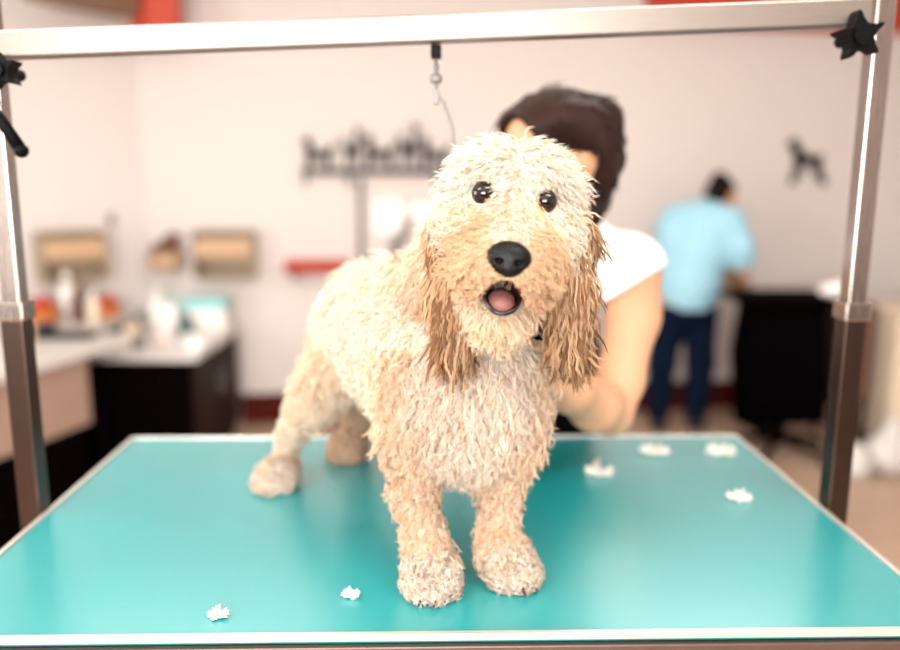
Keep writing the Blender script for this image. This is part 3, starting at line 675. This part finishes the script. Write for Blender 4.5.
# unseen dark panel added behind the camera for the steel posts to reflect
o = obj('added_dark_panel', box(BM(), -2.95, 3.05, -2.49, -2.44, .01, .92), 'dark_wood'); o['kind'] = 'structure'

# lamps: unseen ceiling panels added to light the room, area lamps under them
def lamp(x, y, sx, sy, power, z=2.79, col=(1, .965, .92)):
    f = thing('added_ceiling_light', 'unseen added white ceiling light panel', 'ceiling light', (x, y, z), 0, 'added ceiling light panels')
    obj('light_frame', box(BM(), -sx/2-.03, sx/2+.03, -sy/2-.03, sy/2+.03, -.03, .0, .004), 'white', f)
    obj('diffuser', box(BM(), -sx/2, sx/2, -sy/2, sy/2, -.034, -.028), 'lamp', f)
    la = bpy.data.lights.new('added_panel_lamp', 'AREA'); la.shape = 'RECTANGLE'; la.size = sx; la.size_y = sy; la.energy = power; la.color = col
    lo = bpy.data.objects.new('added_panel_lamp', la); COL.objects.link(lo); lo.location = (x, y, z-.04)
for a in ((-1.5, -.2, 1.4, .7, 52), (.8, .1, 1.2, .6, 40), (-1.0, 2.7, 1.2, .6, 20), (1.0, 3.0, 1.2, .6, 20)): lamp(*a)
# unseen window added in the left side wall to light the scene
wf = thing('added_window_1', None, None, (-2.995, .8, 0)); wf['kind'] = 'structure'
bm = BM()
for a in ((-.9, .9, .95, 1.0), (-.9, .9, 2.15, 2.2), (-.9, -.85, .95, 2.2), (.85, .9, .95, 2.2), (-.025, .025, .95, 2.2)): box(bm, .0, .05, a[0], a[1], a[2], a[3])
obj('added_window_frame', bm, 'white', wf); obj('added_glow_pane', box(BM(), .005, .012, -.85, .85, 1.0, 2.15), 'lamp', wf)
la = bpy.data.lights.new('added_fill_light', 'AREA'); la.shape = 'RECTANGLE'; la.size = 1.15; la.size_y = 1.7; la.energy = 60; la.color = (1, .98, .97)
lo = bpy.data.objects.new('added_fill_light', la); COL.objects.link(lo); lo.location = (-2.93, .8, 1.575); lo.rotation_euler = (0, -PI/2, 0)
wf = thing('added_window_2', None, None, (-.5, -2.495, 0)); wf['kind'] = 'structure'  # second unseen window, added behind the camera to brighten the dog's front
bm = BM()
for a in ((-1.3, 1.3, 1.0, 1.06), (-1.3, 1.3, 2.24, 2.3), (-1.3, -1.24, 1.0, 2.3), (1.24, 1.3, 1.0, 2.3), (-.03, .03, 1.0, 2.3)): box(bm, a[0], a[1], 0, .05, a[2], a[3])
obj('added_window_frame', bm, 'white', wf); obj('added_glow_pane', box(BM(), -1.24, 1.24, .005, .012, 1.06, 2.24), 'lamp', wf)
la = bpy.data.lights.new('added_fill_light', 'AREA'); la.shape = 'RECTANGLE'; la.size = 2.4; la.size_y = 1.15; la.energy = 235; la.color = (1, .985, .97)
lo = bpy.data.objects.new('added_fill_light', la); COL.objects.link(lo); lo.location = (-.5, -2.42, 1.65); lo.rotation_euler = (PI/2, 0, 0)
# ------------------------------------------------------------------ left work counters
ct = thing('side_counter', 'long counter on the left with white top and beige front over black plinth', 'counter', (-1.70, 3.2, 0))
def shift(poly): return [(x+1.70, y-3.2) for x, y in poly]
obj('worktop', slab(BM(), shift([(-1.97, 2.0), (-1.76, 2.97), (-1.54, 3.71), (-1.60, 3.80), (-1.80, 3.80), (-1.80, 4.60), (-2.55, 3.92), (-2.55, 2.0)]), .715, .752), 'laminate', ct)
obj('front_panel', slab(BM(), shift([(-2.0, 2.05), (-1.80, 2.97), (-1.645, 3.48), (-1.665, 3.49), (-1.82, 2.98), (-2.02, 2.06)]), .40, .714), 'beige_panel', ct)
obj('plinth', slab(BM(), shift([(-2.03, 2.05), (-1.83, 2.97), (-1.67, 3.48), (-1.84, 3.80), (-1.84, 4.5), (-2.5, 3.9), (-2.5, 2.05)]), 0, .40), 'black_panel', ct)
obj('carcass', slab(BM(), shift([(-2.03, 2.05), (-1.83, 2.97), (-1.67, 3.48), (-1.84, 3.80), (-1.84, 4.5), (-2.5, 3.9), (-2.5, 2.05)]), .401, .714), 'black_panel', ct)  # black holds the shade of the recess under the worktop
cb = thing('low_cabinet', 'low dark brown cabinet with white top against the back wall', 'cabinet', (-1.27, 3.83, 0), .0)
obj('worktop', box(BM(), -.51, .02, -.02, .80, .61, .642, .004), 'laminate', cb)
obj('body', box(BM(), -.50, -.012, .0, .78, .05, .61), 'dark_wood', cb)
obj('front_panel', box(BM(), -.48, -.02, -.014, .0, .06, .6, .003), 'black_panel', cb)  # near black: the shade on this face is put into its colour
for k in range(2):
    d = obj('door', box(BM(), -.012, .002, .02+k*.385, .385+k*.385, .08, .595, .004), 'dark_wood', cb)
    obj('door_handle', tube(BM(), [(.004, .34 if k == 0 else .45, .35), (.018, .34 if k == 0 else .45, .36), (.018, .34 if k == 0 else .45, .46), (.004, .34 if k == 0 else .45, .47)], .005, 8), 'grey', d)
obj('plinth', box(BM(), -.48, -.03, .02, .76, 0, .05), 'black_panel', cb)

def crate(name, label, cat, loc, rz, w, d, h, m, m2, cm='brown'):
    c = thing(name, label, cat, loc, rz)
    bm = BM(); box(bm, -w/2, w/2, -d/2, d/2, 0, .012); box(bm, -w/2, w/2, -d/2, d/2, h-.012, h)
    box(bm, -w/2, -w/2+.012, -d/2, d/2, .012, h-.012); box(bm, w/2-.012, w/2, -d/2, d/2, .012, h-.012); box(bm, -w/2+.012, w/2-.012, d/2-.01, d/2, .012, h-.012)
    obj('carcass', bm, m, c); obj('shelf_board', box(BM(), -w/2+.012, w/2-.012, -d/2+.01, d/2-.01, h*.42, h*.42+.012), m2, c)
    obj('drawer_front', box(BM(), -w/2+.016, w/2-.016, -d/2, -d/2+.014, h*.48, h*.86, .003), m2, c)
    return c
# wall cubbies
lw = math.atan2(C0[1]-C2[1], C0[0]-C2[0])
crate('wall_cubby', 'khaki wooden wall cubby at far left above the side counter', 'wall cubby', (-2.05, 4.26, .955), lw, .33, .16, .27, 'khaki_wood', 'tan_wood')
crate('wall_cubby', 'tan wooden wall cubby above the low dark cabinet, beside bare white wall', 'wall cubby', onback(.46, .11, .93), bw, .34, .18, .28, 'khaki_wood', 'tan_wood')
b = thing('wall_basket', 'tan basket with dark brown cloth piled on it, on wall between the two cubbies', 'basket', onback(.12, .11, .98), bw)
b.rotation_euler = (0, 0, bw)
obj('basket_body', lathe(BM(), [(.08, 0), (.095, .03), (.105, .1), (.1, .102), (.088, .03), (.07, .01)], seg=24), 'tan_wood', b, True)
bm = BM(); sph(bm, (.0, 0, .125), (.085, .06, .04)); sph(bm, (.03, 0, .165), (.05, .05, .045)); sph(bm, (.06, 0, .19), (.03, .03, .03)); obj('brown_cloth', bm, 'brown', b, True)
def basket(loc, label, m, m2, s=1.):
    b = thing('grooming_basket', label, 'basket', loc)
    obj('basket_body', lathe(BM(), [(.075*s, 0), (.085*s, .02*s), (.1*s, .09*s), (.104*s, .092*s), (.095*s, .085*s), (.07*s, .015*s)], seg=24), m, b, True)
    bm = BM()
    for k in range(5): sph(bm, (.045*s*math.cos(k*1.3), .045*s*math.sin(k*1.3), .10*s+.01*(k % 2)), (.035*s, .035*s, .03*s))
    obj('folded_cloths', bm, m2, b, True); return b
def bottle(loc, label, h, r, m, mc, group=None):
    b = thing('bottle', label, 'bottle', loc, 0, group)
    obj('bottle_body', lathe(BM(), [(r*.9, 0), (r, .006), (r, h*.62), (r*.75, h*.72), (r*.4, h*.78), (r*.4, h*.82)], seg=18), m, b, True)
    obj('cap', lathe(BM(), [(r*.48, h*.82), (r*.48, h*.98), (r*.4, h)], seg=14), mc, b, True); return b
CZ = .752; BZ = .642
basket((-2.13, 4.02, CZ), 'orange basket heaped with red cloths, leftmost on the side counter', 'orange', 'red', 1.05)
basket((-1.90, 4.28, CZ), 'orange basket with red cloths at the far right end of the side counter', 'orange', 'red', .85)
bottle((-1.99, 4.14, CZ), 'brown pump bottle between the two orange baskets', .2, .027, 'brown', 'tan_wood')
bottle((-2.06, 4.20, CZ), 'tall white bottle with rounded cap behind the side counter baskets', .26, .045, 'white', 'white')
bottle((-1.72, 4.24, BZ), 'short peach jar at the left back corner of the low cabinet', .09, .035, 'cream', 'cream')
o = obj('tool_tray', box(BM(), -.13, .13, -.05, .05, 0, .022, .006), 'black_plastic'); o.location = (-1.83, 3.70, CZ); tag(o, 'flat black tool tray lying on the side counter', 'tray')
bm = BM(); box(bm, -.045, .045, -.035, .035, 0, .06, .012); o = obj('clipper_case', bm, 'navy'); o.location = (-1.98, 3.78, CZ); tag(o, 'dark navy clipper case on the side counter near steel post', 'case')
bm = BM(); box(bm, -.03, .03, -.05, .05, 0, .1, .012); o = obj('towel', bm, 'yellow'); o.location = (-1.93, 3.50, CZ); tag(o, 'folded pale yellow towel right beside the left steel post', 'towel')
bottle((-1.66, 4.42, BZ), 'white lotion bottle at the left end of the low cabinet', .24, .045, 'white', 'white')
bottle((-1.56, 4.34, BZ), 'frosted white bottle behind the others on the low cabinet', .22, .035, 'paper', 'turquoise')
bottle((-1.46, 4.30, BZ), 'squat dark teal bottle with grey cap on the low cabinet', .13, .038, 'darkteal', 'grey')
bottle((-1.50, 4.06, BZ), 'small pink tumbler jar at front of the low cabinet', .10, .032, 'pink_paper', 'white')
bottle((-1.60, 3.96, BZ), 'small grey metal jar at front left of the low cabinet', .09, .028, 'grey', 'grey')
bottle((-1.70, 4.10, BZ), 'small cream jar near the left end of low cabinet, behind grey jar', .11, .034, 'cream', 'tan_wood')
bottle((-1.40, 3.95, BZ), 'low pale grey pot at the front right corner of the low cabinet', .06, .036, 'laminate', 'grey')
bottle((-1.88, 4.10, CZ), 'tall cream bottle standing right in front of the right orange basket', .17, .03, 'cream', 'white')
bx = thing('storage_box', 'turquoise plastic storage box at the back of the low cabinet', 'box', (-1.42, 4.53, BZ+.0))
obj('box_body', box(BM(), -.12, .12, -.08, .08, 0, .12, .01), 'white', bx); obj('box_lid', box(BM(), -.125, .125, -.085, .085, .12, .18, .012), 'turquoise', bx)
o = obj('paper_stack', box(BM(), -.08, .08, -.12, .12, 0, .03, .003), 'paper'); o.location = (-1.365, 4.10, BZ); tag(o, 'stack of white paper towels on right edge of the low cabinet', 'paper')
o = obj('thermostat', box(BM(), -.02, .02, -.015, 0, -.03, .03, .004), 'grey'); tag(o, 'tiny grey thermostat on the wall above the left cubby', 'thermostat'); o.location = (-1.94, 4.535, 1.27); o.rotation_euler = (0, 0, lw)

# ------------------------------------------------------------------ figurine rail on the back wall
def dog_outline(s, tail=1):
    p = [(-.5, 0), (-.42, .0), (-.38, .28), (-.1, .34), (.2, .3), (.26, 0), (.36, 0), (.4, .42), (.62, .78), (.54, .84), (.3, .58), (0, .56), (-.28, .58),
         (-.36, .8), (-.33, .98), (-.44, 1.06), (-.52, .98), (-.72, .92), (-.7, .82), (-.54, .8), (-.56, .55), (-.54, .3)]
    return [(x*s*tail*.82, z*s) for x, z in p]
rl = thing('wall_rail', 'narrow black wall rail carrying a row of small dark dog figures', 'rail', onback(.93, .0, 1.56), bw)
obj('rail_board', box(BM(), -.02, .86, -.06, -.002, -.025, .005, .004), 'black_metal', rl)
for x in (.0, .26, .78): obj('bracket', tube(BM(), [(x, -.01, -.02), (x, -.02, -.1)], .012, 8), 'grey', rl)
for k, (x, tl) in enumerate(((.09, 1), (.27, -1), (.45, 1), (.61, -1), (.785, 1))):
    s = (.18, .19, .19, .21, .18)[k]
    f = obj('dog_figurine', prism(BM(), [(a*(.55 if k in (1, 3) else 1), b_*(1.25 if k in (1, 3) else 1)) for a, b_ in dog_outline(s, tl)], -.01, .01), 'black_metal')
    f.location = onback(.93+x, .032, 1.566); f.rotation_euler = (0, 0, bw)
    tag(f, ['black dog figurine, leftmost on the wall rail', 'slim upright dog figurine, second from left on the wall rail', 'dark dog figurine in the middle of the wall rail',
            'slim upright dog figurine, second from right on the wall rail', 'dark dog figurine at right end of the rail, next to the leash'][k], 'figurine', 'dog figurines on the wall rail')
bm = BM(); tube(bm, [(0, 0, 0), (0, 0, .50)], .016, 10); o = obj('wall_pipe', bm, 'grey', None, True); o.location = onback(1.255, .03, 1.0); tag(o, 'thin grey vertical pipe on wall below the figurine rail', 'pipe')
ws = thing('wall_shelf', 'short red brown wall shelf left of the dog', 'shelf', onback(.80, 0, .98), bw)
obj('shelf_board', box(BM(), 0, .40, -.13, -.002, -.025, .04, .005), 'redshelf', ws)
for x in (.05, .35): obj('bracket', prism(BM(), [(x-.01, -.02), (x+.01, -.02), (x+.01, -.08), (x-.01, -.06)], -.1, -.004), 'grey', ws)
o = obj('notice', box(BM(), 0, .36, -.006, -.001, 0, .09), 'pink_paper'); backloc(o, 1.33, 0, 1.40); tag(o, 'pale pink paper strip on wall right under the figurine rail', 'notice')
for k, (x, z, w, lb) in enumerate(((1.33, 1.18, .17, 'white paper card left of the other two, below pink strip'), (1.55, 1.16, .19, 'white paper card in the middle below the pink strip'), (1.78, 1.2, .15, 'white paper card right of the other two, beside dog head'))):
    o = obj('paper_card', box(BM(), 0, w, -.008, -.001, 0, .2), 'paper'); backloc(o, x, 0, z); tag(o, lb, 'paper', 'white paper cards on the wall')
bm = BM(); prism(bm, [(0, 0), (.05, .0), (.08, .12), (.14, .2), (.17, .3), (.12, .28), (.06, .2), (.01, .16)], -.02, -.002)
o = obj('wall_silhouette', bm, 'grey'); backloc(o, 1.42, .008, .98); tag(o, 'slanted grey metal silhouette on wall just above the dog back', 'wall decoration')
# poodle silhouette
def blob_poly(parts):
    bm = BM()
    for p in parts:
        if p[0] == 'o': tube(bm, [(p[1], -.012, p[2]), (p[1], -.002, p[2])], p[3], 16)
        else:
            a, b_ = Vector((p[1], p[2])), Vector((p[3], p[4])); d = (b_-a).normalized(); n = Vector((-d.y, d.x)); w0, w1 = p[5], p[6]
            q = [a+n*w0, b_+n*w1, b_-n*w1, a-n*w0]; prism(bm, [tuple(x) for x in q], -.011, -.003)
    return bm
pd = obj('poodle_silhouette', blob_poly([('o', -.085, .275, .034), ('l', -.085, .275, -.135, .262, .02, .012), ('l', -.085, .27, -.04, .19, .026, .036), ('o', -.04, .185, .045), ('l', -.04, .185, .07, .17, .038, .03),
     ('o', .075, .165, .036), ('l', -.045, .17, -.075, .06, .02, .012), ('o', -.078, .04, .024), ('l', -.02, .17, -.03, .06, .016, .010), ('l', .08, .16, .13, .05, .026, .012), ('o', .135, .035, .026),
     ('l', .06, .15, .09, .05, .016, .01), ('o', .11, .195, .016)]), 'black_metal')
backloc(pd, 4.10, 0, 1.465); tag(pd, 'black metal poodle silhouette on the back wall near the right post', 'wall decoration')

# ------------------------------------------------------------------ right hand side
st = thing('work_stand', 'black draped work stand on a pedestal beside the person in blue', 'stand', (1.85, 4.25, 0))
obj('tabletop', box(BM(), -.32, .27, -.2, .2, .865, .90, .006), 'black_panel', st)
bm = BM(); n = 28; ring0 = []; ring1 = []; ring2 = []
for k in range(n):
    a = 2*PI*k/n; w = .02*math.sin(a*5)
    cx, cy = math.copysign(abs(math.cos(a))**.4, math.cos(a)), math.copysign(abs(math.sin(a))**.4, math.sin(a))
    ring0.append(bm.verts.new((-.04+cx*.20, cy*.17, .865))); ring1.append(bm.verts.new((-.04+cx*(.21+w), cy*(.18+w), .55))); ring2.append(bm.verts.new((-.01+cx*(.19+w*1.5), cy*(.17+w*1.5), .20+.05*math.cos(a))))
for r0, r1_ in ((ring0, ring1), (ring1, ring2)):
    for k in range(n): bm.faces.new((r0[k], r0[(k+1) % n], r1_[(k+1) % n], r1_[k]))
bm.faces.new(ring0); bm.faces.new(ring2[::-1]); obj('drape', bm, 'black_cloth', st, True)
obj('column', tube(BM(), [(0, 0, .06), (0, 0, .5)], .035, 14), 'black_panel', st, True)
for k in range(5):
    a = 2*PI*k/5+.3; l = obj('leg', tube(BM(), [(0, 0, .09), (.27*math.cos(a), .27*math.sin(a), .05)], .024, 10, .014), 'black_panel', st, True)
    obj('castor', sph(BM(), (.27*math.cos(a), .27*math.sin(a), .026), (.018, .026, .026)), 'black_plastic', l, True)
def sack(loc, s, label):
    B = Body(.02); B.ell((0, 0, s*.42), (s*.5, s*.4, s*.42)); B.ell((s*.1, 0, s*.75), (s*.25, s*.22, s*.3)); B.cap((0, 0, s*.9), s*.1, (s*.05, 0, s*1.1), s*.16)
    for k in range(7): B.ell((s*.35*math.cos(k*.9), s*.28*math.sin(k*.9), s*.35+.1*s*math.sin(k*2)), (s*.15, s*.13, s*.22))
    o = body_obj('plastic_bag', B, .015, 'laminate', None, lambda P: -P[..., 2]); o.location = loc; tag(o, label, 'bag'); return o
sack((2.09, 3.88, .0), .14, 'white plastic bag on floor beside the foot of the black stand')
sack((2.30, 3.95, .0), .24, 'white plastic bag on floor just right of the right steel post')
B = Body(.01); B.ell((0, 0, .035), (.085, .06, .035)); B.ell((.03, 0, .05), (.05, .05, .03)); o = body_obj('white_cloth', B, .008, 'paper', None, lambda P: -P[..., 2]); o.location = (2.03, 4.13, .901); tag(o, 'crumpled white cloth on the black stand', 'cloth')
tc = thing('tall_cabinet', 'narrow dark brown wooden cabinet partly hidden by the right steel post', 'cabinet', (2.31, 4.52, 0))
obj('carcass', box(BM(), -.085, .085, -.15, .15, .25, .82, .004), 'dark_wood', tc); obj('door', box(BM(), -.078, .078, -.164, -.15, .27, .80, .004), 'brown', tc)
for x in (-.07, .07):
    for y in (-.13, .13): obj('leg', box(BM(), x-.012, x+.012, y-.012, y+.012, 0, .25), 'dark_wood', tc)
ap = thing('cream_appliance', 'cream boxy appliance with dark vent at the right edge of photo', 'appliance', (2.735, 4.45, 0))
obj('housing', box(BM(), -.30, .29, -.25, .25, .06, .80, .015), 'cream', ap)
vn = obj('vent', box(BM(), -.17, .02, -.262, -.25, .44, .68, .004), 'brown', ap)
for k in range(6): obj('vent_slat', box(BM(), -.165, .015, -.268, -.262, .46+k*.035, .468+k*.035), 'dark_wood', vn)
obj('kick_strip', box(BM(), -.29, .28, -.24, .24, 0, .06), 'khaki_wood', ap)
wp = thing('wall_socket', 'small brown control box on the pale wall beside the black stand', 'control box', onback(3.42, 0, .62), bw)
obj('cover', box(BM(), -.03, .03, -.03, -.001, -.02, .16, .005), 'tan_wood', wp); obj('switch', box(BM(), -.01, .01, -.036, -.03, .05, .09), 'brown', wp)
cam = bpy.data.cameras.new('camera'); co = bpy.data.objects.new('camera', cam); COL.objects.link(co); S.camera = co
cam.sensor_width = 36; cam.lens = 788.5/900*36; cam.clip_start = .02
p_, r_ = .18164, -.00412
Rm = Matrix.Rotation(PI/2-p_, 4, 'X') @ Matrix.Rotation(-r_, 4, 'Z')
co.matrix_world = Matrix.Translation((0, 0, 1.5)) @ Rm
cam.dof.use_dof = True; cam.dof.focus_distance = .85; cam.dof.aperture_fstop = 1.4
w = bpy.data.worlds.new('world'); S.world = w; w.use_nodes = True
w.node_tree.nodes['Background'].inputs[0].default_value = (.9, .95, 1, 1); w.node_tree.nodes['Background'].inputs[1].default_value = .3
S.view_settings.view_transform = 'Standard'; S.view_settings.look = 'None'; S.view_settings.gamma = 1
S.view_settings.exposure = -.28; S.view_settings.use_curve_mapping = False
S.cycles.use_denoising = True
